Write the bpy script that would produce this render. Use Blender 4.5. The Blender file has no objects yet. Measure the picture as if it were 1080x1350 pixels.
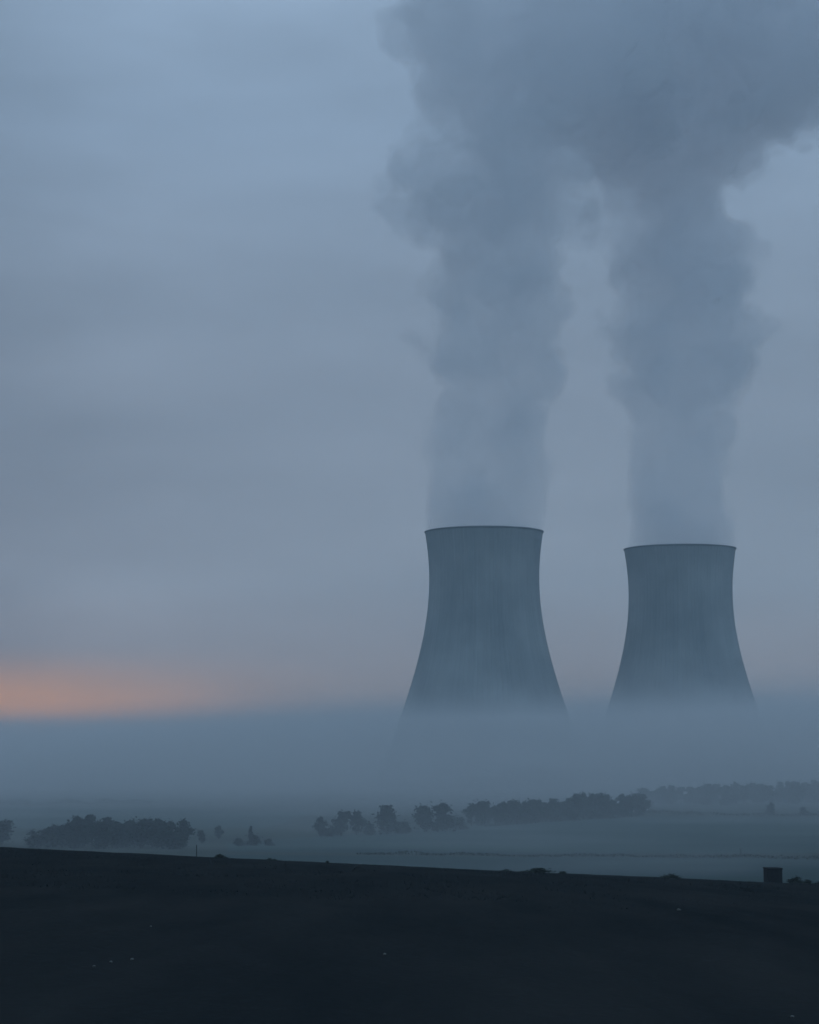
import bpy, bmesh, math, random
import numpy as np
from mathutils import Vector, noise as mnoise

R = math.radians
random.seed(11)
sc = bpy.context.scene
COL = sc.collection

# ------------------------------------------------------------------ camera model (photo pixels, 1080 x 1350)
F = 2440.0                                   # focal length in photo pixels
HORIZON = 945.0
EYE = 50.0                                   # metres above the valley floor
PITCH = math.atan((HORIZON - 675.0) / F)
CP, SP = math.cos(PITCH), math.sin(PITCH)


def ray(px, py):
    u, v = (px - 540.0) / F, (675.0 - py) / F
    return Vector((u, CP - v * SP, SP + v * CP))


def at(px, py, y):
    """World point seen at a photo pixel, at world distance y."""
    d = ray(px, py)
    k = y / d.y
    return Vector((d.x * k, y, EYE + d.z * k))


def valley(px, py):
    """World point of the flat valley floor (z = 0) at a photo pixel."""
    d = ray(px, py)
    k = -EYE / d.z
    return Vector((d.x * k, d.y * k, 0.0))


def hill_z(x, y):
    z = EYE - (2.2 + 0.0546 * y + 0.0443 * x + 6.8e-5 * y * y)
    z += 0.30 * mnoise.noise(Vector((x * 0.035, y * 0.02, 3.1))) * min(1.0, max(0.0, (y - 40) / 80))
    return z


def on_hill(px, py):
    d = ray(px, py)
    a, b = 3.0, 260.0
    for i in range(2000):
        t = a + (b - a) * i / 2000.0
        p = Vector((d.x * t, d.y * t, EYE + d.z * t))
        if p.z <= hill_z(p.x, p.y):
            return Vector((p.x, p.y, hill_z(p.x, p.y)))
    return None


# ------------------------------------------------------------------ helpers
def tag(o, label=None, cat=None, group=None, kind=None):
    if label: o['label'] = label
    if cat: o['category'] = cat
    if group: o['group'] = group
    if kind: o['kind'] = kind
    return o


def mesh_obj(name, verts, faces, mat, parent=None, smooth=False):
    me = bpy.data.meshes.new(name)
    me.from_pydata([tuple(v) for v in verts], [], [tuple(f) for f in faces])
    me.update()
    if smooth:
        me.polygons.foreach_set('use_smooth', [True] * len(me.polygons))
    if mat: me.materials.append(mat)
    o = bpy.data.objects.new(name, me)
    COL.objects.link(o)
    if parent: o.parent = parent
    return o


def bm_obj(name, bm, mat, parent=None, smooth=False):
    me = bpy.data.meshes.new(name)
    bm.to_mesh(me); bm.free()
    if smooth:
        me.polygons.foreach_set('use_smooth', [True] * len(me.polygons))
    if mat: me.materials.append(mat)
    o = bpy.data.objects.new(name, me)
    COL.objects.link(o)
    if parent: o.parent = parent
    return o


def empty(name, loc, rz=0.0):
    o = bpy.data.objects.new(name, None)
    o.location = loc; o.rotation_euler = (0, 0, rz)
    o.empty_display_size = 1
    COL.objects.link(o)
    return o


def copy_tree(o, parent=None):
    c = o.copy(); COL.objects.link(c); c.parent = parent
    for ch in list(o.children):
        copy_tree(ch, c)
    return c


def new_mat(name):
    m = bpy.data.materials.new(name); m.use_nodes = True
    nt = m.node_tree; nt.nodes.clear()
    return m, nt, nt.nodes.new('ShaderNodeOutputMaterial')


def N(nt, typ, **kw):
    n = nt.nodes.new(typ)
    for k, v in kw.items():
        setattr(n, k, v)
    return n


def math_node(nt, op, a, b=None, c=None, clamp=False):
    n = nt.nodes.new('ShaderNodeMath'); n.operation = op; n.use_clamp = clamp
    for i, v in enumerate((a, b, c)):
        if v is None: continue
        if isinstance(v, (int, float)): n.inputs[i].default_value = v
        else: nt.links.new(v, n.inputs[i])
    return n.outputs[0]


def map_range(nt, val, a, b, c, d, smooth=False):
    n = nt.nodes.new('ShaderNodeMapRange')
    if smooth: n.interpolation_type = 'SMOOTHSTEP'
    nt.links.new(val, n.inputs['Value'])
    for k, v in (('From Min', a), ('From Max', b), ('To Min', c), ('To Max', d)):
        n.inputs[k].default_value = v
    return n.outputs[0]


def surf_mat(name, c1, c2, scale, rough=0.9, stretch=(1, 1, 1), bump=0.0, bump_scale=None, detail=6, coords='Object'):
    m, nt, out = new_mat(name)
    tc = N(nt, 'ShaderNodeTexCoord'); mp = N(nt, 'ShaderNodeMapping')
    mp.inputs['Scale'].default_value = stretch
    nt.links.new(tc.outputs[coords], mp.inputs['Vector'])
    no = N(nt, 'ShaderNodeTexNoise'); no.inputs['Scale'].default_value = scale
    no.inputs['Detail'].default_value = detail; no.inputs['Roughness'].default_value = 0.6
    nt.links.new(mp.outputs[0], no.inputs['Vector'])
    f = map_range(nt, no.outputs[0], 0.3, 0.7, 0, 1)
    mx = N(nt, 'ShaderNodeMix', data_type='RGBA')
    mx.inputs[6].default_value = (*c1, 1); mx.inputs[7].default_value = (*c2, 1)
    nt.links.new(f, mx.inputs[0])
    b = N(nt, 'ShaderNodeBsdfPrincipled')
    b.inputs['Roughness'].default_value = rough
    b.inputs['Specular IOR Level'].default_value = 0.1
    nt.links.new(mx.outputs[2], b.inputs['Base Color'])
    if bump:
        n2 = N(nt, 'ShaderNodeTexNoise'); n2.inputs['Scale'].default_value = bump_scale
        n2.inputs['Detail'].default_value = 5
        nt.links.new(tc.outputs[coords], n2.inputs['Vector'])
        bp = N(nt, 'ShaderNodeBump'); bp.inputs['Strength'].default_value = bump; bp.inputs['Distance'].default_value = 0.1
        nt.links.new(n2.outputs[0], bp.inputs['Height']); nt.links.new(bp.outputs[0], b.inputs['Normal'])
    nt.links.new(b.outputs[0], out.inputs['Surface'])
    return m


M_soil = surf_mat('ploughed soil', (0.0205, 0.0245, 0.0265), (0.0345, 0.0365, 0.0370), 0.30, 0.95, (1.0, 0.16, 1.0), 0.35, 4.0, 8)
for n_ in M_soil.node_tree.nodes:
    if n_.type == 'BSDF_PRINCIPLED': n_.inputs['Specular IOR Level'].default_value = 0.0
M_valley = surf_mat('valley grass', (0.035, 0.046, 0.036), (0.060, 0.068, 0.052), 0.006, 0.95, (0.5, 1.6, 1.0), 0, None, 8)
M_meadow = surf_mat('meadow grass', (0.036, 0.060, 0.056), (0.062, 0.088, 0.078), 0.012, 0.95, (0.4, 2.0, 1.0), 0, None, 8)
M_crop = surf_mat('crop rows', (0.022, 0.042, 0.040), (0.038, 0.062, 0.055), 0.02, 0.95, (0.3, 2.5, 1.0), 0, None, 8)
M_leaf = surf_mat('leaves', (0.022, 0.030, 0.026), (0.045, 0.054, 0.042), 0.9, 0.8)
M_bark = surf_mat('bark', (0.035, 0.030, 0.026), (0.06, 0.052, 0.045), 3.0, 0.9)
M_stone = surf_mat('pale stone', (0.09, 0.09, 0.085), (0.21, 0.21, 0.20), 14.0, 0.7)
M_board = surf_mat('dark boards', (0.022, 0.025, 0.028), (0.038, 0.040, 0.042), 2.0, 0.85, (1, 1, 0.2))
M_roof = surf_mat('felt roof', (0.02, 0.021, 0.023), (0.03, 0.031, 0.034), 3.0, 0.9)
M_wrap = surf_mat('pale wrap', (0.55, 0.55, 0.54), (0.75, 0.75, 0.73), 2.0, 0.5)

# concrete of the towers: mottled, with rain streaks that run down the shell
def concrete_mat():
    m, nt, out = new_mat('weathered concrete')
    tc = N(nt, 'ShaderNodeTexCoord')
    n1 = N(nt, 'ShaderNodeTexNoise'); n1.inputs['Scale'].default_value = 0.022; n1.inputs['Detail'].default_value = 5
    nt.links.new(tc.outputs['Object'], n1.inputs['Vector'])
    sep = N(nt, 'ShaderNodeSeparateXYZ'); nt.links.new(tc.outputs['Object'], sep.inputs[0])
    ang = math_node(nt, 'ARCTAN2', sep.outputs[0], sep.outputs[1])
    cb = N(nt, 'ShaderNodeCombineXYZ')
    nt.links.new(math_node(nt, 'MULTIPLY', ang, 26.0), cb.inputs[0])
    nt.links.new(math_node(nt, 'MULTIPLY', sep.outputs[2], 0.012), cb.inputs[1])
    n2 = N(nt, 'ShaderNodeTexNoise'); n2.inputs['Scale'].default_value = 1.0; n2.inputs['Detail'].default_value = 6
    nt.links.new(cb.outputs[0], n2.inputs['Vector'])
    f = math_node(nt, 'ADD', math_node(nt, 'MULTIPLY_ADD', n1.outputs[0], 0.95, -0.1), math_node(nt, 'MULTIPLY', n2.outputs[0], 0.35))
    # faint lift lines of the climbing formwork
    w = math_node(nt, 'FRACT', math_node(nt, 'MULTIPLY', sep.outputs[2], 1 / 9.0))
    line = map_range(nt, math_node(nt, 'ABSOLUTE', math_node(nt, 'SUBTRACT', w, 0.5)), 0.47, 0.5, 0.0, 0.05)
    f = math_node(nt, 'SUBTRACT', f, line)
    ramp = N(nt, 'ShaderNodeValToRGB'); nt.links.new(f, ramp.inputs[0])
    ramp.color_ramp.elements[0].position = 0.36; ramp.color_ramp.elements[0].color = (0.215, 0.235, 0.245, 1)
    ramp.color_ramp.elements[1].position = 0.74; ramp.color_ramp.elements[1].color = (0.385, 0.40, 0.395, 1)
    b = N(nt, 'ShaderNodeBsdfPrincipled'); b.inputs['Roughness'].default_value = 0.9
    b.inputs['Specular IOR Level'].default_value = 0.15
    nt.links.new(ramp.outputs[0], b.inputs['Base Color'])
    nt.links.new(b.outputs[0], out.inputs['Surface'])
    return m


M_conc = concrete_mat()
M_rim = surf_mat('stained rim concrete', (0.15, 0.17, 0.185), (0.22, 0.24, 0.25), 0.08, 0.9)

# ------------------------------------------------------------------ ground
gv, gf = [], []
xs = [-3100, -2300, -1500, -700, -300, 0, 300, 700, 1500, 2300, 3100]
ys = [-600, -200, 200, 400, 600, 800, 1000, 1300, 1800, 2600, 3400, 4200]
for y in ys:
    for x in xs: gv.append((x, y, 0))
for j in range(len(ys) - 1):
    for i in range(len(xs) - 1):
        a = j * len(xs) + i
        gf.append((a, a + 1, a + 1 + len(xs), a + len(xs)))
tag(mesh_obj('ground', gv, gf, M_valley), 'flat misty valley floor reaching to the foggy horizon', 'ground', kind='structure')


def field(name, px_poly, z, mat, label):
    pts = [valley(px, py) for px, py in px_poly]
    o = mesh_obj(name, [(p.x, p.y, z) for p in pts], [tuple(range(len(pts)))], mat)
    tag(o, label, 'field', kind='structure')


field('meadow', [(300, 1112), (620, 1088), (860, 1077), (1180, 1078), (1200, 1124), (600, 1126), (300, 1123)], 0.02, M_meadow,
      'pale misty meadow between the tree belt and the low dark hedge')
field('crop_field', [(-60, 1170), (300, 1127), (700, 1130), (1200, 1131), (1200, 1185)], 0.02, M_crop,
      'dull green field just beyond the dark crest')
field('meadow', [(-100, 1062), (420, 1070), (350, 1092), (-100, 1092)], 0.02, M_meadow,
      'faint pale meadow in the mist behind the big copse')

# foreground hill: one sheet, finer near the camera
hx = []; hy = []
y = -30.0
while y < 8: hy.append(y); y += 4
while y < 60: hy.append(y); y += 0.22
while y < 250: hy.append(y); y += 1.2
while y < 700: hy.append(y); y += 15
hv, hf = [], []
NX = 240
for y in hy:
    w = 30 + max(y, 0) * 0.42
    for i in range(NX + 1):
        x = -w + 2 * w * i / NX
        z = hill_z(x, y)
        if y > 5:
            a = 1.0 if y < 60 else 0.9
            z += a * 0.030 * mnoise.noise(Vector((x * 1.3, y * 0.55, 0.0)))
            z += a * 0.022 * mnoise.noise(Vector((x * 3.1, y * 2.2, 7.0)))
            z += 0.09 * mnoise.noise(Vector((x * 0.33, y * 0.15, 5.0)))
        hv.append((x, y, z))
for j in range(len(hy) - 1):
    for i in range(NX):
        a = j * (NX + 1) + i
        hf.append((a, a + 1, a + NX + 2, a + NX + 1))
tag(mesh_obj('hill', hv, hf, M_soil, smooth=True), 'dark bare ploughed hillside sloping away below the viewer', 'hill', kind='structure')

# thin dead stubble and weeds standing on the soil
M_stub = surf_mat('dead stubble', (0.018, 0.025, 0.028), (0.040, 0.048, 0.050), 0.25, 0.9)
r3 = random.Random(3)
V, Fc = [], []
for _ in range(45000):
    d = 55.0 * (240.0 / 55.0) ** (r3.random() ** 0.8)
    x = r3.uniform(-.26, .26) * d
    if mnoise.noise(Vector((x * 0.05, d * 0.022, 9.0))) + 0.35 * r3.uniform(-1, 1) < -0.12: continue
    z = hill_z(x, d) - 0.02
    hgt = r3.uniform(.015, .06) * (1.0 + 1.8 * min(1, d / 130) * r3.random())
    wd = r3.uniform(.003, .008) + 0.00012 * d
    a = r3.uniform(0, 6.283); lean = r3.uniform(-.5, .5) * hgt; l2 = r3.uniform(-.5, .5) * hgt
    i = len(V)
    V += [(x - wd * math.cos(a), d - wd * math.sin(a), z), (x + wd * math.cos(a), d + wd * math.sin(a), z), (x + lean, d + l2, z + hgt)]
    Fc.append((i, i + 1, i + 2))
tag(mesh_obj('stubble', V, Fc, M_stub), 'sparse dead stubble and weeds across the dark hillside', 'stubble', kind='stuff')

# ------------------------------------------------------------------ cooling towers
RIBS = 96
SEG = RIBS * 6


def make_tower(loc, throat_r, top_z, throat_z, bscale):
    root = empty('cooling_tower', loc)
    legs_h = 11.0
    rows = [legs_h + (top_z - legs_h) * i / 70.0 for i in range(71)]

    def rad(z):
        return throat_r * math.sqrt(1 + ((z - throat_z) / bscale) ** 2)
    V, Fc = [], []
    n = len(rows)
    for z in rows:
        for k in range(SEG):
            a = 2 * math.pi * k / SEG
            r = rad(z) + (0.20 if k % 6 == 0 and z < top_z - 2.0 else 0.0)
            V.append((r * math.sin(a), r * math.cos(a), z))
    for z in rows:
        for k in range(SEG):
            a = 2 * math.pi * k / SEG
            r = rad(z) - 1.1
            V.append((r * math.sin(a), r * math.cos(a), z))
    off = n * SEG
    for j in range(n - 1):
        for k in range(SEG):
            k2 = (k + 1) % SEG
            Fc.append((j * SEG + k2, j * SEG + k, (j + 1) * SEG + k, (j + 1) * SEG + k2))
            Fc.append((off + j * SEG + k, off + j * SEG + k2, off + (j + 1) * SEG + k2, off + (j + 1) * SEG + k))
    for k in range(SEG):
        k2 = (k + 1) % SEG
        Fc.append((k, k2, off + k2, off + k))
        t = (n - 1) * SEG
        Fc.append((t + k2, t + k, off + t + k, off + t + k2))
    mesh_obj('shell', V, Fc, M_conc, root)
    # thick cornice ring with walkway round the mouth
    V, Fc = [], []
    r0 = rad(top_z)
    prof = [(r0 - 1.35, top_z - 0.9), (r0 + 0.2, top_z - 0.9), (r0 + 0.6, top_z - 0.35), (r0 + 0.65, top_z + 0.15),
            (r0 + 0.4, top_z + 0.3), (r0 - 1.35, top_z + 0.3)]
    m = len(prof); S = 288
    for k in range(S):
        a = 2 * math.pi * k / S
        for r, z in prof: V.append((r * math.sin(a), r * math.cos(a), z))
    for k in range(S):
        k2 = (k + 1) % S
        for i in range(m):
            i2 = (i + 1) % m
            Fc.append((k * m + i, k * m + i2, k2 * m + i2, k2 * m + i))
    rim = mesh_obj('rim', V, Fc, M_rim, root)
    # raking legs that carry the shell over the basin, and the basin wall
    bm = bmesh.new()
    rb = rad(legs_h) - 0.5
    for k in range(48):
        for s in (-1, 1):
            a0 = 2 * math.pi * (k + 0.5) / 48
            a1 = a0 + s * math.pi / 48
            p0 = Vector(((rb + 3) * math.sin(a0), (rb + 3) * math.cos(a0), 0.0))
            p1 = Vector((rb * math.sin(a1), rb * math.cos(a1), legs_h + 0.3))
            d = (p1 - p0)
            q = d.to_track_quat('Z', 'Y').to_matrix().to_4x4()
            from mathutils import Matrix
            bmesh.ops.create_cone(bm, cap_ends=True, segments=8, radius1=0.55, radius2=0.55, depth=d.length,
                                  matrix=Matrix.Translation((p0 + p1) / 2) @ q)
    legs = bm_obj('raking_columns', bm, M_conc, root)
    legs['kind'] = 'stuff'
    V, Fc = [], []
    prof = [(rb + 4, -1.0), (rb + 4, 1.5), (rb + 4.6, 1.5), (rb + 4.6, -1.0)]
    for k in range(96):
        a = 2 * math.pi * k / 96
        for r, z in prof: V.append((r * math.sin(a), r * math.cos(a), z))
    for k in range(96):
        k2 = (k + 1) % 96
        for i in range(3):
            Fc.append((k * 4 + i, k * 4 + i + 1, k2 * 4 + i + 1, k2 * 4 + i))
    mesh_obj('basin_wall', V, Fc, M_conc, root)
    return root


def tower_from_photo(cx, rim_y, hw_rim, throat_y, hw_throat, b_px, real_rim=42.5):
    yd = real_rim * F / hw_rim                       # depth from the real rim radius
    c = at(cx, rim_y, yd)
    tz = at(cx, throat_y, yd).z
    s = real_rim / hw_rim
    return (c.x, yd, 0.0), hw_throat * s, c.z, tz, b_px * s


L_loc, L_thr, L_top, L_tz, L_b = tower_from_photo(638.2, 701.5, 77.0, 764, 72.3, 157)
R_loc, R_thr, R_top, R_tz, R_b = tower_from_photo(896.3, 724.0, 71.8, 783, 67.6, 146, 42.5)
t1 = make_tower(L_loc, L_thr, L_top, L_tz, L_b)
tag(t1, 'larger nearer concrete cooling tower with faint vertical ribs below its mouth', 'cooling tower', 'cooling towers standing in the fog')
t2 = make_tower(R_loc, R_thr, R_top, R_tz, R_b)
tag(t2, 'smaller farther concrete cooling tower beside the ribbed one', 'cooling tower', 'cooling towers standing in the fog')

# ------------------------------------------------------------------ steam plumes (voxel density built by geometry nodes)
def steam_material(name, dens):
    m, nt, out = new_mat(name)
    v = N(nt, 'ShaderNodeVolumePrincipled')
    v.inputs['Color'].default_value = (0.957, 0.962, 0.983, 1)
    v.inputs['Anisotropy'].default_value = 0.15
    at_ = N(nt, 'ShaderNodeAttribute', attribute_name='density')
    nt.links.new(math_node(nt, 'MULTIPLY', at_.outputs['Fac'], dens), v.inputs['Density'])
    v.inputs['Density Attribute'].default_value = ''
    nt.links.new(v.outputs[0], out.inputs['Volume'])
    m.cycles.volume_step_rate = 1.0
    return m


def veil_material():
    """Shell added round a plume to give it an outline: almost clear, patchy."""
    m, nt, out = new_mat('clear plume shell')
    tc = N(nt, 'ShaderNodeTexCoord')
    no = N(nt, 'ShaderNodeTexNoise'); no.inputs['Scale'].default_value = 0.02; no.inputs['Detail'].default_value = 4
    nt.links.new(tc.outputs['Object'], no.inputs['Vector'])
    f = map_range(nt, no.outputs[0], 0.3, 0.7, 0.975, 1.0)
    t = N(nt, 'ShaderNodeBsdfTransparent')
    nt.links.new(f, t.inputs['Color'])
    nt.links.new(t.outputs[0], out.inputs['Surface'])
    return m


M_steam = steam_material('steam', 0.034)
M_veil = veil_material()


def plume_group(name, table, yd, base_y, drift, as_mesh, res, mat, seed):
    """Node group: density field of a rising plume. TABLE: (photo y, left x, right x, density)."""
    rows = sorted([(at(540, py, yd).z, (at(l, py, yd).x + at(r, py, yd).x) / 2, (at(r, py, yd).x - at(l, py, yd).x) / 2, dn) for py, l, r, dn in table])
    z0, z1 = rows[0][0], rows[-1][0]
    x_lo = min(c - h for _, c, h, _ in rows) - 30; x_hi = max(c + h for _, c, h, _ in rows) + 30
    hmax = max(h for _, c, h, _ in rows)
    ng = bpy.data.node_groups.new(name, 'GeometryNodeTree')
    ng.interface.new_socket('Geometry', in_out='INPUT', socket_type='NodeSocketGeometry')
    ng.interface.new_socket('Geometry', in_out='OUTPUT', socket_type='NodeSocketGeometry')
    out = ng.nodes.new('NodeGroupOutput'); ng.nodes.new('NodeGroupInput')
    pos = ng.nodes.new('GeometryNodeInputPosition')
    L = ng.links.new

    def curve(val, pts):
        n = ng.nodes.new('ShaderNodeFloatCurve'); L(val, n.inputs['Value'])
        c = n.mapping.curves[0]
        while len(c.points) < len(pts): c.points.new(0.5, 0.5)
        for p, (a, b) in zip(c.points, pts): p.location = (a, b)
        n.mapping.update()
        return n.outputs[0]
    M = lambda op, a, b=None, c=None, clamp=False: math_node(ng, op, a, b, c, clamp)

    def vnoise(vec, scale, detail, color=False, rough=0.55):
        n = ng.nodes.new('ShaderNodeTexNoise'); L(vec, n.inputs['Vector'])
        n.inputs['Scale'].default_value = scale; n.inputs['Detail'].default_value = detail
        n.inputs['Roughness'].default_value = rough
        return n.outputs['Color' if color else 0]

    def vec(op, a, b):
        n = ng.nodes.new('ShaderNodeVectorMath'); n.operation = op
        L(a, n.inputs[0])
        if isinstance(b, (tuple, list)): n.inputs[1].default_value = b
        elif op == 'SCALE':
            if isinstance(b, (int, float)): n.inputs['Scale'].default_value = b
            else: L(b, n.inputs['Scale'])
        else: L(b, n.inputs[1])
        return n.outputs[0]
    p0 = vec('ADD', pos.outputs[0], (seed * 37.0, seed * 11.0, 0.0))
    sep0 = ng.nodes.new('ShaderNodeSeparateXYZ'); L(pos.outputs[0], sep0.inputs[0])
    t0 = map_range(ng, sep0.outputs[2], z0, z1, 0, 1)
    grow = map_range(ng, t0, 0.0, 0.40, 0.17, 1.0)              # the plume gets more ragged as it rises
    w = vec('SUBTRACT', vnoise(p0, 0.020, 3, True), (0.5, 0.5, 0.5))
    w = vec('SCALE', w, M('MULTIPLY', grow, 62.0))
    pw = vec('ADD', pos.outputs[0], w)
    sep = ng.nodes.new('ShaderNodeSeparateXYZ'); L(pw, sep.inputs[0])
    t = map_range(ng, sep.outputs[2], z0, z1, 0, 1)
    cx = curve(t, [((z - z0) / (z1 - z0), (c - x_lo) / (x_hi - x_lo)) for z, c, h, _ in rows])
    hw = curve(t, [((z - z0) / (z1 - z0), h / hmax) for z, c, h, _ in rows])
    dn = curve(t0, [((z - z0) / (z1 - z0), d) for z, c, h, d in rows])
    cxm = M('MULTIPLY_ADD', cx, x_hi - x_lo, x_lo)
    hwm = M('MULTIPLY', hw, hmax)
    hdm = M('MINIMUM', hwm, 75.0)
    cy = M('MULTIPLY_ADD', t, drift, yd)
    dx = M('DIVIDE', M('SUBTRACT', sep.outputs[0], cxm), hwm)
    dy = M('DIVIDE', M('SUBTRACT', sep.outputs[1], cy), hdm)
    r = M('SQRT', M('ADD', M('MULTIPLY', dx, dx), M('MULTIPLY', dy, dy)))
    # metres inside the outline
    inside = M('MULTIPLY', M('SUBTRACT', 1.0, r), M('MINIMUM', hwm, 90.0))

    def puffs(scale):
        n = ng.nodes.new('ShaderNodeTexVoronoi'); n.feature = 'F1'
        n.inputs['Scale'].default_value = scale
        L(vec('ADD', pw, p0), n.inputs['Vector'])
        return n.outputs['Distance']
    b1 = M('MULTIPLY', M('SUBTRACT', 0.56, puffs(0.021 / 2)), 46.0)
    b2 = M('MULTIPLY', M('SUBTRACT', 0.55, puffs(0.048 / 2)), 31.0)
    b3 = M('MULTIPLY', M('SUBTRACT', vnoise(p0, 0.11, 4), 0.5), 14.0)
    b0 = M('MULTIPLY', M('MULTIPLY', M('SUBTRACT', 0.50, puffs(0.011 / 2)), 60.0), map_range(ng, t0, 0.45, 0.8, 0.0, 1.0))
    bump = M('MULTIPLY', M('ADD', M('ADD', M('ADD', b0, b1), b2), b3), grow)
    f = M('ADD', inside, bump)
    soft = map_range(ng, t0, 0.0, 0.5, 6.5, 13.0)
    d = M('ADD', M('DIVIDE', f, soft), 0.45)
    n = ng.nodes.new('ShaderNodeMapRange'); n.interpolation_type = 'SMOOTHSTEP'; L(d, n.inputs['Value'])
    d = n.outputs[0]
    body = map_range(ng, vnoise(p0, 0.016, 4), 0.32, 0.68, 0.35, 1.45)
    d = M('MULTIPLY', M('MULTIPLY', d, body), dn)
    vc = ng.nodes.new('GeometryNodeVolumeCube')
    L(d, vc.inputs['Density'])
    lo = (x_lo - 25, yd - 125 + min(drift, 0), z0); hi = (x_hi + 25, yd + 125 + max(drift, 0), z1)
    vc.inputs['Min'].default_value = lo; vc.inputs['Max'].default_value = hi
    for i, k in enumerate(('Resolution X', 'Resolution Y', 'Resolution Z')):
        vc.inputs[k].default_value = max(8, int((hi[i] - lo[i]) / res))
    last = vc.outputs[0]
    if as_mesh:
        v2 = ng.nodes.new('GeometryNodeVolumeToMesh'); L(last, v2.inputs['Volume'])
        v2.inputs['Threshold'].default_value = 0.12; v2.inputs['Adaptivity'].default_value = 0.0
        last = v2.outputs[0]
    sm = ng.nodes.new('GeometryNodeSetMaterial'); L(last, sm.inputs[0]); sm.inputs['Material'].default_value = mat
    L(sm.outputs[0], out.inputs[0])
    return ng


def make_plume(table, loc, drift, label, seed):
    yd = loc[1]
    # added near-clear shell following the visible outline; the steam itself is the volume
    ng = plume_group('plume outline', table, yd, yd, drift, True, 5.0, M_veil, seed)
    tmp = bpy.data.objects.new('tmp', bpy.data.meshes.new('tmp')); COL.objects.link(tmp)
    mod = tmp.modifiers.new('gn', 'NODES'); mod.node_group = ng
    dg = bpy.context.evaluated_depsgraph_get()
    me = bpy.data.meshes.new_from_object(tmp.evaluated_get(dg), depsgraph=dg)
    bpy.data.objects.remove(tmp)
    # keep the outline's main body
    bm = bmesh.new(); bm.from_mesh(me)
    seen = set(); best = []
    isl = []
    for v in bm.verts:
        if v.index in seen: continue
        st = [v]; seen.add(v.index); comp = []
        while st:
            a = st.pop(); comp.append(a)
            for e in a.link_edges:
                b = e.other_vert(a)
                if b.index not in seen: seen.add(b.index); st.append(b)
        isl.append(comp)
    big = max(len(c) for c in isl)
    for c in isl:
        if len(c) < big: bmesh.ops.delete(bm, geom=c, context='VERTS')
    bm.to_mesh(me); bm.free()
    me.materials.clear(); me.materials.append(M_veil)
    me.polygons.foreach_set('use_smooth', [True] * len(me.polygons))
    o = bpy.data.objects.new('steam_plume', me); COL.objects.link(o)
    tag(o, label, 'steam plume', 'steam plumes rising from the cooling towers')
    vol = bpy.data.volumes.new('steam_body')
    vo = bpy.data.objects.new('steam_body', vol); COL.objects.link(vo); vo.parent = o
    vol.materials.append(M_steam)
    md = vo.modifiers.new('gn', 'NODES')
    md.node_group = plume_group('plume density', table, yd, yd, drift, False, 2.2, M_steam, seed)
    return o


LEFT = [(712, 563, 713, .42), (700, 564, 713, .44), (660, 565, 712, .46), (600, 571, 710, .42), (540, 579, 716, .5), (500, 574, 724, .52), (470, 562, 730, .52),
        (430, 566, 728, .52), (390, 580, 728, .52), (350, 585, 738, .46), (320, 562, 754, .44), (290, 542, 764, .44), (240, 524, 780, .44),
        (200, 530, 815, .42), (150, 566, 860, .40), (110, 550, 890, .38), (60, 514, 930, .37), (0, 512, 1000, .36), (-120, 540, 1100, .4)]
RIGHT = [(734, 828, 967, .42), (722, 829, 966, .44), (680, 831, 963, .46), (600, 834, 960, .42), (540, 828, 962, .48), (500, 820, 972, .46), (440, 810, 996, .5),
         (390, 820, 992, .56), (350, 828, 975, .58), (310, 812, 965, .6), (260, 798, 962, .66), (210, 765, 985, .72), (175, 710, 1040, .74),
         (140, 690, 1130, .74), (80, 690, 1230, .68), (0, 740, 1320, .6), (-120, 840, 1420, .5)]
make_plume(LEFT, L_loc, -25.0, 'billowing steam plume rising from the larger nearer cooling tower', 1)
make_plume(RIGHT, R_loc, 10.0, 'darker steam plume leaning away from the smaller farther cooling tower', 2)

# ------------------------------------------------------------------ trees, bushes, hedges
def leaf_mesh(name, lobes, per_lobe, leaf, rng):
    V, Fc = [], []
    for (c, r) in lobes:
        for _ in range(per_lobe):
            d = Vector((rng.gauss(0, 1), rng.gauss(0, 1), rng.gauss(0, 1))).normalized() * (abs(rng.gauss(0, 0.62 if rng.random() < 0.25 else 0.38)) + 0.35 * rng.random() + 0.15)
            p = Vector((c[0] + d.x * r[0], c[1] + d.y * r[1], c[2] + d.z * r[2]))
            a = Vector((rng.gauss(0, 1), rng.gauss(0, 1), rng.gauss(0, 1))).normalized()
            b = a.cross(Vector((rng.gauss(0, 1), rng.gauss(0, 1), rng.gauss(0, 1)))).normalized()
            s = leaf * (0.6 + 0.8 * rng.random())
            i = len(V)
            V += [p - a * s, p + b * s * 0.6, p + a * s, p - b * s * 0.6]
            Fc.append((i, i + 1, i + 2, i + 3))
    me = bpy.data.meshes.new(name); me.from_pydata([tuple(v) for v in V], [], Fc); me.update()
    me.materials.append(M_leaf)
    return me


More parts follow.
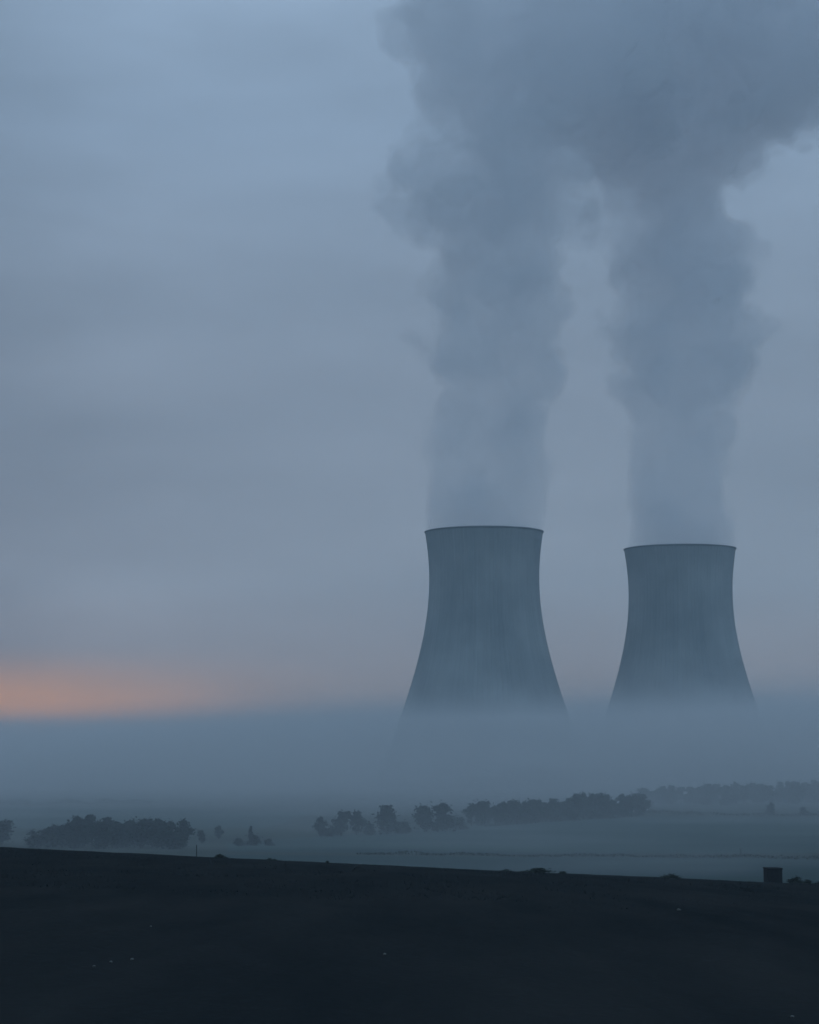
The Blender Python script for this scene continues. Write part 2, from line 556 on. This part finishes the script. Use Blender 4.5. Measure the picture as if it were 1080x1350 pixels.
def trunk_mesh(name, h, r, branches, rng):
    V, Fc = [], []

    def limb(pts, rads):
        base = len(V); n = 7
        for p, rr in zip(pts, rads):
            for k in range(n):
                a = 2 * math.pi * k / n
                V.append((p[0] + rr * math.cos(a), p[1] + rr * math.sin(a), p[2]))
        for j in range(len(pts) - 1):
            for k in range(n):
                k2 = (k + 1) % n
                Fc.append((base + j * n + k, base + j * n + k2, base + (j + 1) * n + k2, base + (j + 1) * n + k))
        Fc.append(tuple(base + (len(pts) - 1) * n + k for k in range(n)))
    bend = rng.uniform(-.3, .3)
    limb([(0, 0, -0.3), (bend * .3, 0, h * .3), (bend * .6, .1, h * .6), (bend, 0, h * .95)], [r * 1.25, r, r * .7, r * .25])
    for tip in branches:
        s = h * rng.uniform(.25, .5)
        limb([(bend * .4, 0, s), (tip[0] * .5, tip[1] * .5, (s + tip[2]) * .5), tip], [r * .5, r * .35, r * .1])
    me = bpy.data.meshes.new(name); me.from_pydata(V, [], Fc); me.update()
    me.materials.append(M_bark)
    return me


def tree_kind(kind, rng):
    """Unit tree: 1 m tall scaled later is awkward for leaf size, so each is built about 10 m tall and 8 m wide."""
    lobes = []
    if kind == 'broad':
        for k in range(17):
            a = rng.uniform(0, 6.283); q = rng.uniform(0.2, 2.8); z = rng.uniform(1.5, 8.4)
            q *= math.sqrt(max(.15, 1 - ((z - 5) / 4.6) ** 2))
            s = rng.uniform(1.2, 1.9)
            lobes.append(((q * math.cos(a), q * math.sin(a), z), (s * 1.1, s * 1.1, s * .85)))
        lobes.append(((0, 0, 8.7), (1.3, 1.3, 1.2)))
        return leaf_mesh('crown', lobes, 125, 0.52, rng), trunk_mesh('trunk', 8.0, .28, [l[0] for l in lobes[:6]], rng)
    if kind == 'loose':
        for k in range(16):
            a = rng.uniform(0, 6.283); z = rng.uniform(1.6, 8.6); q = rng.uniform(0.3, 2.9) * math.sqrt(max(.1, 1 - ((z - 4.6) / 5.0) ** 2))
            s = rng.uniform(1.1, 1.7)
            lobes.append(((q * math.cos(a), q * math.sin(a), z), (s, s, s * .8)))
        return leaf_mesh('crown', lobes, 85, 0.42, rng), trunk_mesh('trunk', 8.5, .25, [l[0] for l in lobes[:8]], rng)
    if kind == 'slim':
        for k in range(9):
            z = 1.2 + k * 1.0
            s = 1.75 * (1 - (z / 10.5)) + .25
            lobes.append(((rng.uniform(-.25, .25), rng.uniform(-.25, .25), z), (s, s, .9)))
        return leaf_mesh('crown', lobes, 75, 0.34, rng), trunk_mesh('trunk', 9.0, .2, [], rng)
    # bush: 10 m tall unit as well but reaching the ground
    for k in range(11):
        a = rng.uniform(0, 6.283); q = rng.uniform(0.2, 3.2); z = rng.uniform(1.4, 6.8 - q * .8)
        s = rng.uniform(1.6, 2.4)
        lobes.append(((q * math.cos(a), q * math.sin(a), z), (s, s, s)))
    lobes.append(((0.3, 0, 7.6), (1.8, 1.8, 1.6)))
    return leaf_mesh('foliage', lobes, 90, 0.5, rng), trunk_mesh('stem', 5.0, .3, [l[0] for l in lobes[:5]], rng)


rng = random.Random(5)
LIB = {k: [tree_kind(k, rng) for _ in range(n)] for k, n in (('broad', 5), ('loose', 3), ('slim', 2), ('bush', 4))}
UNITW = {'broad': 8.0, 'loose': 8.0, 'slim': 3.9, 'bush': 9.0}


def plant(px, base_py, h_px, w_px, kind, label, group=None, where=None, name=None):
    p = where or valley(px, base_py)
    depth = p.y
    h = h_px * depth / F; w = w_px * depth / F
    crown, stem = rng.choice(LIB[kind])
    bush = kind == 'bush'
    o = empty(name or ('bush' if bush else 'tree'), p, rng.uniform(0, 6.28))
    o.scale = (w / UNITW[kind], w / UNITW[kind], h / 9.9)
    c = bpy.data.objects.new('foliage' if bush else 'crown', crown); COL.objects.link(c); c.parent = o
    s = bpy.data.objects.new('stem' if bush else 'trunk', stem); COL.objects.link(s); s.parent = o
    tag(o, label, 'bush' if bush else 'tree', group)
    return o


# the big dark copse behind the crest
G = 'trees of the big dark copse behind the crest'
for px, by, h, w, k, lab in [
    (121, 1117, 46, 36, 'loose', 'tallest tree of the big dark copse behind the crest'),
    (100, 1118, 41, 30, 'broad', 'second tallest tree of the big copse, touching the tallest one'),
    (141, 1116, 38, 30, 'broad', 'rounded tree on the shorter-trees side of the tallest in the big copse'),
    (241, 1117, 36, 30, 'broad', 'end tree of the big copse, standing next to the open misty gap'),
    (207, 1117, 37, 38, 'broad', 'wide domed tree near the open end of the big copse'),
]:
    plant(px, by, h, w, k, lab, G)
shared = 'lower dark tree merged into the mass of the big copse behind the crest'
for px, by, h, w, k in [(44, 1117, 24, 36, 'bush'), (64, 1117, 26, 36, 'broad'), (82, 1117, 29, 34, 'broad'), (160, 1118, 31, 34, 'broad'),
                        (172, 1115, 33, 30, 'broad'), (186, 1118, 34, 36, 'broad'), (224, 1116, 33, 30, 'broad'), (111, 1116, 36, 34, 'broad'),
                        (72, 1114, 26, 34, 'broad'), (92, 1116, 30, 34, 'broad'), (132, 1119, 33, 36, 'broad'), (178, 1117, 31, 36, 'broad'), (214, 1118, 32, 36, 'broad'), (150, 1115, 32, 34, 'broad'), (196, 1114, 34, 34, 'broad'), (232, 1119, 26, 40, 'bush')]:
    if k == 'bush':
        plant(px, by, h, w, k, 'low bush closing the low end of the big dark copse' if px < 100 else 'low bush under the end tree of the big copse', G)
    else:
        plant(px, by, h, w, k, shared, 'lower trees merged into the big copse')
plant(2, 1113, 30, 38, 'broad', 'dark tree cut off by the picture edge, apart from the big copse')
plant(266, 1112, 17, 13, 'broad', 'small round tree in the gap just past the big copse')
plant(288, 1106, 18, 16, 'loose', 'pale ghostly tree fading in mist beyond the small round tree')
plant(331, 1114, 24, 14, 'slim', 'slim dark upright tree standing out of a low thicket')
for px, h, w, lab in [(313, 11, 22, 'low thicket bush on the big-copse side of the slim upright tree'),
                      (335, 16, 27, 'tallest thicket bush, at the foot of the slim upright tree'),
                      (354, 10, 20, 'low thicket bush on the far-from-copse side of the slim upright tree')]:
    plant(px, 1115, h, w, 'bush', lab, 'thicket round the slim upright tree')

# the row of separate trees on the meadow edge
G = 'separate trees along the meadow edge'
for px, by, h, w, k, lab in [
    (423, 1103, 26, 22, 'broad', 'small dark round tree at the near end of the meadow-edge row'),
    (450, 1102, 32, 28, 'broad', 'misty tree of the meadow-edge row, next to the small end one'),
    (470, 1101, 33, 30, 'loose', 'loose-crowned misty tree of the meadow-edge row, beside the dome'),
    (511, 1099, 37, 40, 'broad', 'darkest domed tree in the middle of the meadow-edge row'),
    (560, 1097, 34, 34, 'broad', 'first of a joined pair of wide crowns past the dome'),
    (584, 1096, 37, 38, 'broad', 'second and taller of the joined pair of wide crowns past the dome'),
]:
    plant(px, by, h, w, k, lab, G)
G = 'low bushes filling the meadow-edge row'
for px, by, h, w in [(437, 1103, 16, 20), (488, 1101, 17, 26), (535, 1099, 18, 28), (607, 1094, 18, 26)]:
    plant(px, by, h, w, 'bush', 'low bush filling a gap between trees of the meadow-edge row', G)
# the long belt
G = 'trees of the long even belt beyond the meadow'
x = 622
while x < 846:
    f = (x - 622) / 224
    by = 1089 - 14 * f
    h = 30 - 4 * f + rng.uniform(-2.5, 2.5)
    if 752 < x < 792: h += 6
    plant(x, by + rng.uniform(-1.5, 1.5), h, rng.uniform(20, 28), rng.choice(['broad', 'broad', 'broad', 'loose']),
          'hazy tree of the long even belt beyond the meadow', G)
    x += rng.uniform(8, 12)
# the fading wood on the rise
G = 'trees of the faint wood fading into the fog'
x = 850
while x < 1096:
    f = (x - 850) / 240
    by = 1062 - 3 * f
    h = 20 + 10 * f + rng.uniform(-3, 4)
    plant(x, by + rng.uniform(-2, 1), h, rng.uniform(20, 28), rng.choice(['broad', 'broad', 'loose']), 'faint tree of the wood that fades into the fog', G)
    x += rng.uniform(10, 14)
plant(848, 1073, 26, 22, 'broad', 'rounder tree where the long belt meets the pale bale')
plant(1017, 1074, 17, 20, 'bush', 'lone round bush standing above the thin field hedge')
plant(1060, 1075, 12, 18, 'bush', 'smaller faint bush along the thin field hedge')


def hedge(pts, width, height, label, name='hedge'):
    """A hedge along valley points: clipped core of many small leaf faces."""
    V, Fc = [], []
    r2 = random.Random(len(label))
    for a, b in zip(pts[:-1], pts[1:]):
        d = b - a; n = max(6, int(d.length * 11))
        nrm = Vector((-d.y, d.x, 0)).normalized()
        for _ in range(n):
            t = r2.random()
            hh = height * max(.12, 0.75 + 0.9 * mnoise.noise(Vector((a.x + d.x * t, a.y + d.y * t, 1.7)) * 0.09))
            p = a + d * t + nrm * r2.uniform(-.5, .5) * width + Vector((0, 0, hh * r2.random() ** 0.7))
            u = Vector((r2.gauss(0, 1), r2.gauss(0, 1), r2.gauss(0, 1))).normalized()
            w = u.cross(Vector((r2.gauss(0, 1), r2.gauss(0, 1), r2.gauss(0, 1)))).normalized()
            s = r2.uniform(.25, .55)
            i = len(V); V += [p - u * s, p + w * s * .6, p + u * s, p - w * s * .6]; Fc.append((i, i + 1, i + 2, i + 3))
    return tag(mesh_obj(name, V, Fc, M_leaf), label, 'hedge')


hedge([valley(850, 1072.5), valley(880, 1073), valley(940, 1075), valley(1000, 1076), valley(1120, 1076)], 3.0, 2.0,
      'thin dark hedge crossing the field below the faint wood')
hedge([valley(470, 1126.6), valley(540, 1127.6), valley(620, 1128), valley(700, 1130), valley(800, 1129.2), valley(900, 1131.2), valley(980, 1131), valley(1060, 1133.4), valley(1140, 1133)], 2.2, 1.15,
      'very low dark hedge line across the field nearest the crest')
hedge([valley(-60, 1062), valley(60, 1061), valley(200, 1060)], 4.0, 3.4, 'faint far hedge in the fog above the big copse')
hedge([valley(640, 1090), valley(740, 1083), valley(850, 1076)], 2.5, 2.2, 'shrubby hedge along the foot of the long tree belt')

# thin post in the field, bale at the hedge end
def post(p, h, r, label):
    bm = bmesh.new()
    bmesh.ops.create_cone(bm, cap_ends=True, segments=10, radius1=r, radius2=r * .85, depth=h)
    bmesh.ops.translate(bm, verts=bm.verts, vec=(0, 0, h / 2 - 0.1))
    root = empty('post', p)
    bm_obj('shaft', bm, M_bark, root)
    bm = bmesh.new()
    bmesh.ops.create_cone(bm, cap_ends=True, segments=10, radius1=r * 1.15, radius2=r * .3, depth=r * 1.2)
    bmesh.ops.translate(bm, verts=bm.verts, vec=(0, 0, h - 0.1 + r * .6))
    bm_obj('cap', bm, M_bark, root)
    return tag(root, label, 'post')


post(valley(977, 1130), 3.0, 0.16, 'distant wooden post standing at the very low hedge line')

bp_ = valley(852, 1070.5)
bm = bmesh.new()
bmesh.ops.create_cone(bm, cap_ends=True, segments=24, radius1=.85, radius2=.85, depth=1.5)
bmesh.ops.bevel(bm, geom=[e for e in bm.edges], offset=.08, segments=2, affect='EDGES')
bmesh.ops.rotate(bm, verts=bm.verts, cent=(0, 0, 0), matrix=__import__('mathutils').Matrix.Rotation(R(90), 3, 'Y'))
bmesh.ops.translate(bm, verts=bm.verts, vec=(0, 0, .84))
bale = bm_obj('hay_bale', bm, M_wrap); bale.location = bp_
tag(bale, 'tiny pale bale at the end of the thin hedge below the faint wood', 'hay bale')

# ------------------------------------------------------------------ things on and just over the crest
def crest(px, d):
    r_ = ray(px, 1142.0)
    x = r_.x / r_.y * d
    return Vector((x, d, hill_z(x, d)))


post(crest(259, 188), 1.25, 0.045, 'thin dark post sticking up from the crest under the copse end')
for px, d, h, w, lab in [
    (289, 186, .55, 1.7, 'small dark tuft bush on the crest beside the thin post'),
    (431, 184, .45, .7, 'tiny tuft poking above the crest below the meadow-edge row'),
    (356, 186, .42, 1.5, 'flat dark tuft on the crest below the low thicket'),
    (710, 205, .72, 4.0, 'broad low dark bush on the crest below the long tree belt'),
    (668, 198, .40, 1.7, 'small bush on the crest beside the broad low one'),
    (741, 205, .45, 1.9, 'rounded little bush on the crest, just downhill of the broad low one'),
    (885, 205, .65, 2.4, 'dark clipped-looking bush alone on the crest between broad bush and hut'),
    (1050, 214, 1.1, 2.4, 'dark bush leaning against the downhill side of the field hut'),
    (1064, 212, .8, 1.9, 'low bush at the downhill end of the hut thicket'),
    (1080, 205, .6, 1.8, 'dark crest bush cut off by the picture edge past the hut'),
]:
    p = crest(px, d); p.z -= 0.12
    plant(px, 0, h * F / d, w * F / d, 'bush', lab, 'bushes along the dark crest', where=p)

# hut
hp = crest(1019, 212)
hut = empty('field_hut', (hp.x, hp.y, hp.z - .25), R(8))
W, D, H = 1.7, 1.5, 1.8


def box(bm, lo, hi):
    vs = [bm.verts.new((x, y, z)) for z in (lo[2], hi[2]) for y in (lo[1], hi[1]) for x in (lo[0], hi[0])]
    for f in ((0, 2, 3, 1), (4, 5, 7, 6), (0, 1, 5, 4), (2, 6, 7, 3), (0, 4, 6, 2), (1, 3, 7, 5)):
        bm.faces.new([vs[i] for i in f])


bm = bmesh.new()
k = 0
x = -W / 2
while x < W / 2 - .05:                       # vertical boards on the two long sides
    w_ = min(.2, W / 2 - x)
    pr = .02 if k % 2 else 0
    box(bm, (x, -D / 2 - pr, 0), (x + w_ - .006, -D / 2 + .05, H))
    box(bm, (x, D / 2 - .05, 0), (x + w_ - .006, D / 2 + pr, H))
    x += .2; k += 1
box(bm, (-W / 2, -D / 2 + .055, 0), (-W / 2 + .05, D / 2 - .055, H))
box(bm, (W / 2 - .056, -D / 2 + .055, 0), (W / 2 - .006, D / 2 - .055, H))
bm_obj('wall', bm, M_board, hut)
bm = bmesh.new()
vs = [(-W / 2 - .03, -D / 2 - .08, H + .09), (W / 2 + .03, -D / 2 - .08, H + .07), (W / 2 + .03, D / 2 + .08, H + .07), (-W / 2 - .03, D / 2 + .08, H + .09)]
top = [bm.verts.new((a, b, c + .1)) for a, b, c in vs]; bot = [bm.verts.new((a, b, c - .06)) for a, b, c in vs]
bm.faces.new(top); bm.faces.new(bot[::-1])
for i in range(4): bm.faces.new([top[i], bot[i], bot[(i + 1) % 4], top[(i + 1) % 4]])
bm_obj('roof', bm, M_roof, hut)
bm = bmesh.new(); box(bm, (-.45, -D / 2 - .07, .1), (.35, -D / 2 - .03, 1.95)); bm_obj('door', bm, M_roof, hut)
tag(hut, 'small dark boxy field hut with a flat roof on the crest', 'hut')

# pale stones on the soil
def stone_mesh(seed):
    bm = bmesh.new(); bmesh.ops.create_icosphere(bm, subdivisions=3, radius=1.0)
    for v in bm.verts:
        n_ = mnoise.noise(v.co * 1.3 + Vector((seed, 0, 0))) * .35 + mnoise.noise(v.co * 3 + Vector((0, seed, 0))) * .12
        v.co *= 1 + n_; v.co.z *= .6
    me = bpy.data.meshes.new('stone'); bm.to_mesh(me); bm.free(); me.materials.append(M_stone)
    me.polygons.foreach_set('use_smooth', [True] * len(me.polygons))
    return me


STONES = [stone_mesh(s) for s in (1.0, 5.0, 9.0)]
for i, (px, py, w_px, lab) in enumerate([
    (507, 1262, 4.2, 'brightest pale stone alone on the dark soil'),
    (174, 1270, 4.5, 'pale stone of a loose line of three on the dark soil, uppermost one'),
    (146, 1273, 4.2, 'dull stone in the middle of the loose line of three'),
    (124, 1279, 4.0, 'small pale stone ending the loose line of three lowest down'),
    (199, 1225, 2.6, 'tiny far stone higher up the soil than the loose line of three'),
    (653, 1313, 5.0, 'flat stone low on the dark slope, alone under the larger tower'),
    (895, 1202, 4.6, 'wide faint stone far up the slope under the smaller tower'),
    (1045, 1346, 5.0, 'stone at the lower picture edge beneath the hut'),
]):
    p = on_hill(px, py)
    if p is None: continue
    o = bpy.data.objects.new('stone', STONES[i % 3]); COL.objects.link(o)
    s = w_px * p.y / F / 2
    o.location = (p.x, p.y, p.z + s * .35 + .04); o.scale = (s, s, s); o.rotation_euler = (0, 0, i * 1.3)
    tag(o, lab, 'stone', 'pale stones on the dark soil')

# ------------------------------------------------------------------ air
# thin haze round everything
m, nt, out = new_mat('haze')
v = N(nt, 'ShaderNodeVolumePrincipled')
v.inputs['Color'].default_value = (0.74, 0.875, 0.965, 1)
v.inputs['Density'].default_value = 2.2e-4
nt.links.new(v.outputs[0], out.inputs['Volume'])
bm = bmesh.new(); box(bm, (-3200, -700, -3), (3200, 4300, 760))
tag(bm_obj('haze', bm, m), 'thin cold dawn haze filling the whole valley', 'haze', kind='stuff')

# the fog lying in the valley: dense round the towers, thin over the near fields
m, nt, out = new_mat('valley fog')
v = N(nt, 'ShaderNodeVolumePrincipled')
v.inputs['Color'].default_value = (0.935, 0.905, 0.902, 1)
tc = N(nt, 'ShaderNodeNewGeometry')
sep = N(nt, 'ShaderNodeSeparateXYZ'); nt.links.new(tc.outputs['Position'], sep.inputs[0])
mp = N(nt, 'ShaderNodeMapping'); mp.inputs['Scale'].default_value = (0.0030, 0.0022, 0.016)
nt.links.new(tc.outputs['Position'], mp.inputs['Vector'])
no = N(nt, 'ShaderNodeTexNoise'); no.inputs['Scale'].default_value = 1.0; no.inputs['Detail'].default_value = 3
nt.links.new(mp.outputs[0], no.inputs['Vector'])
zz = math_node(nt, 'ADD', sep.outputs[2], math_node(nt, 'MULTIPLY', math_node(nt, 'SUBTRACT', no.outputs[0], 0.5), 46.0))
zz = math_node(nt, 'SUBTRACT', zz, map_range(nt, sep.outputs[0], -260, 330, -11.0, 7.0))
low = math_node(nt, 'EXPONENT', math_node(nt, 'MULTIPLY', math_node(nt, 'MAXIMUM', math_node(nt, 'SUBTRACT', zz, 46.0), 0.0), -1 / 9.0))
near = map_range(nt, sep.outputs[1], 860, 1210, 0.0009, 0.0098, True)
near = math_node(nt, 'MULTIPLY', near, map_range(nt, sep.outputs[1], 1450, 2400, 1.0, 0.0, True))
patch = map_range(nt, no.outputs[0], 0.35, 0.65, 0.6, 1.4)
d = math_node(nt, 'MULTIPLY', math_node(nt, 'MULTIPLY', low, near), patch)
# thin sheets of ground mist drifting over the near fields
mp2 = N(nt, 'ShaderNodeMapping'); mp2.inputs['Scale'].default_value = (0.006, 0.013, 0.05)
nt.links.new(tc.outputs['Position'], mp2.inputs['Vector'])
no2 = N(nt, 'ShaderNodeTexNoise'); no2.inputs['Scale'].default_value = 1.0; no2.inputs['Detail'].default_value = 3
nt.links.new(mp2.outputs[0], no2.inputs['Vector'])
sheet = map_range(nt, no2.outputs[0], 0.46, 0.68, 0.0, 0.0062, True)
sheet = math_node(nt, 'MULTIPLY', sheet, math_node(nt, 'EXPONENT', math_node(nt, 'MULTIPLY', math_node(nt, 'MAXIMUM', sep.outputs[2], 0.0), -1 / 5.0)))
d = math_node(nt, 'ADD', d, sheet)
nt.links.new(d, v.inputs['Density'])
nt.links.new(v.outputs[0], out.inputs['Volume'])
m.cycles.volume_step_rate = 0.08
bm = bmesh.new(); box(bm, (-2600, 560, -2), (2600, 2450, 120))
tag(bm_obj('fog', bm, m), 'pale fog bank filling the valley round the feet of the towers', 'fog', kind='stuff')

# ------------------------------------------------------------------ sky and light
w = bpy.data.worlds.new('World'); sc.world = w; w.use_nodes = True
nt = w.node_tree; nt.nodes.clear()
out = N(nt, 'ShaderNodeOutputWorld'); bg = N(nt, 'ShaderNodeBackground')
bg.inputs['Strength'].default_value = 0.1
SUN_EL, SUN_AZ = R(1.0), R(-15.0)            # just at the horizon, a little outside the frame
sky = N(nt, 'ShaderNodeTexSky'); sky.sky_type = 'NISHITA'; sky.sun_disc = False
sky.sun_elevation = SUN_EL; sky.sun_rotation = SUN_AZ
sky.air_density = 1.5; sky.dust_density = 3.0; sky.ozone_density = 2.0
tc = N(nt, 'ShaderNodeTexCoord'); sep = N(nt, 'ShaderNodeSeparateXYZ'); nt.links.new(tc.outputs['Generated'], sep.inputs[0])
ramp = N(nt, 'ShaderNodeValToRGB')           # cloud deck colour by elevation (sine, 0 .. 0.5)
nt.links.new(map_range(nt, sep.outputs[2], 0.0, 0.5, 0, 1), ramp.inputs[0])


def srgb(r, g, b):
    f = lambda c: (c / 255 / 12.92 if c / 255 <= .04045 else ((c / 255 + .055) / 1.055) ** 2.4)
    return (f(r), f(g), f(b), 1)


els = ramp.color_ramp.elements
stops = [(0.0, srgb(170, 158, 152)), (0.05, srgb(164, 161, 165)), (0.14, srgb(162, 174, 188)), (0.34, srgb(153, 165, 181)), (0.62, srgb(153, 176, 202)), (1.0, srgb(168, 194, 222))]
els[0].position, els[0].color = stops[0]; els[1].position, els[1].color = stops[-1]
for p_, c_ in stops[1:-1]:
    e = els.new(p_); e.color = c_
# streaky stratus
mp = N(nt, 'ShaderNodeMapping'); mp.inputs['Scale'].default_value = (4.2, 4.2, 15.0); mp.inputs['Rotation'].default_value = (0, R(4), 0)
nt.links.new(tc.outputs['Generated'], mp.inputs['Vector'])
no = N(nt, 'ShaderNodeTexNoise'); no.inputs['Scale'].default_value = 1.0; no.inputs['Detail'].default_value = 5; no.inputs['Roughness'].default_value = .5
nt.links.new(mp.outputs[0], no.inputs['Vector'])
fac = map_range(nt, no.outputs[0], 0.3, 0.7, 0.87, 1.14)
mul = N(nt, 'ShaderNodeVectorMath', operation='SCALE'); nt.links.new(ramp.outputs[0], mul.inputs[0])
az = math_node(nt, 'ARCTAN2', sep.outputs[0], sep.outputs[1])
# vignette-like edge darkening painted into the sky colour on the sunrise side
bank = map_range(nt, math_node(nt, 'ADD', az, math_node(nt, 'MULTIPLY', math_node(nt, 'SUBTRACT', no.outputs[0], 0.5), 0.10)), R(-15), R(-7), 0.74, 1.0, True)
nt.links.new(math_node(nt, 'MULTIPLY', math_node(nt, 'MULTIPLY', fac, bank), 10.0), mul.inputs['Scale'])
# away from the sunrise the deck is colder
cold = N(nt, 'ShaderNodeMix', data_type='RGBA', blend_type='MULTIPLY')
nt.links.new(map_range(nt, sep.outputs[1], 0.6, -0.4, 0.0, 1.0, True), cold.inputs[0])
nt.links.new(mul.outputs[0], cold.inputs[6]); cold.inputs[7].default_value = (0.86, 1.03, 1.10, 1)
# thin break in the deck low over the sunrise: the glow shows through it
gx = map_range(nt, math_node(nt, 'ABSOLUTE', math_node(nt, 'SUBTRACT', az, R(-17))), R(1.0), R(16), 1.0, 0.0, True)
gx = math_node(nt, 'ADD', gx, map_range(nt, math_node(nt, 'ABSOLUTE', math_node(nt, 'SUBTRACT', az, R(-17))), R(5), R(28), 0.10, 0.0, True))
ge = math_node(nt, 'POWER', map_range(nt, sep.outputs[2], 0.0, 0.040, 1.0, 0.0), 1.8)
glow = math_node(nt, 'MULTIPLY', gx, ge)
glow = math_node(nt, 'MULTIPLY', glow, map_range(nt, no.outputs[0], 0.3, 0.7, 0.7, 1.2))
mixs = N(nt, 'ShaderNodeMix', data_type='RGBA')
nt.links.new(glow, mixs.inputs[0])
nt.links.new(cold.outputs[2], mixs.inputs[6])
mixs.inputs[7].default_value = (19.0, 6.7, 0.1, 1)
mix2 = N(nt, 'ShaderNodeMix', data_type='RGBA'); mix2.inputs[0].default_value = 0.08
nt.links.new(mixs.outputs[2], mix2.inputs[6]); nt.links.new(sky.outputs[0], mix2.inputs[7])
nt.links.new(mix2.outputs[2], bg.inputs['Color']); nt.links.new(bg.outputs[0], out.inputs['Surface'])

sl = bpy.data.lights.new('sun', 'SUN'); sl.energy = 0.03; sl.angle = R(12); sl.color = (1.0, .78, .6)
so = bpy.data.objects.new('sun', sl); COL.objects.link(so)
sd = Vector((math.sin(SUN_AZ) * math.cos(SUN_EL), math.cos(SUN_AZ) * math.cos(SUN_EL), math.sin(SUN_EL)))
so.rotation_euler = sd.to_track_quat('Z', 'Y').to_euler(); so.location = sd * 500

# ------------------------------------------------------------------ camera and render
cd = bpy.data.cameras.new('camera'); cam = bpy.data.objects.new('camera', cd); COL.objects.link(cam)
cam.location = (0, 0, EYE); cam.rotation_euler = (R(90) + PITCH, 0, 0)
cd.sensor_fit = 'HORIZONTAL'; cd.angle = 2 * math.atan(540 / F); cd.clip_start = 0.1; cd.clip_end = 20000
sc.camera = cam
sc.view_settings.view_transform = 'Standard'; sc.view_settings.look = 'None'
sc.view_settings.exposure = 0; sc.view_settings.gamma = 1
cy = sc.cycles
cy.use_denoising = True
cy.use_adaptive_sampling = True; cy.adaptive_threshold = 0.02; cy.adaptive_min_samples = 24
cy.denoiser = 'OPENIMAGEDENOISE'
cy.max_bounces = 10; cy.diffuse_bounces = 2; cy.glossy_bounces = 1; cy.transmission_bounces = 2
cy.volume_bounces = 8; cy.transparent_max_bounces = 96
cy.volume_max_steps = 512
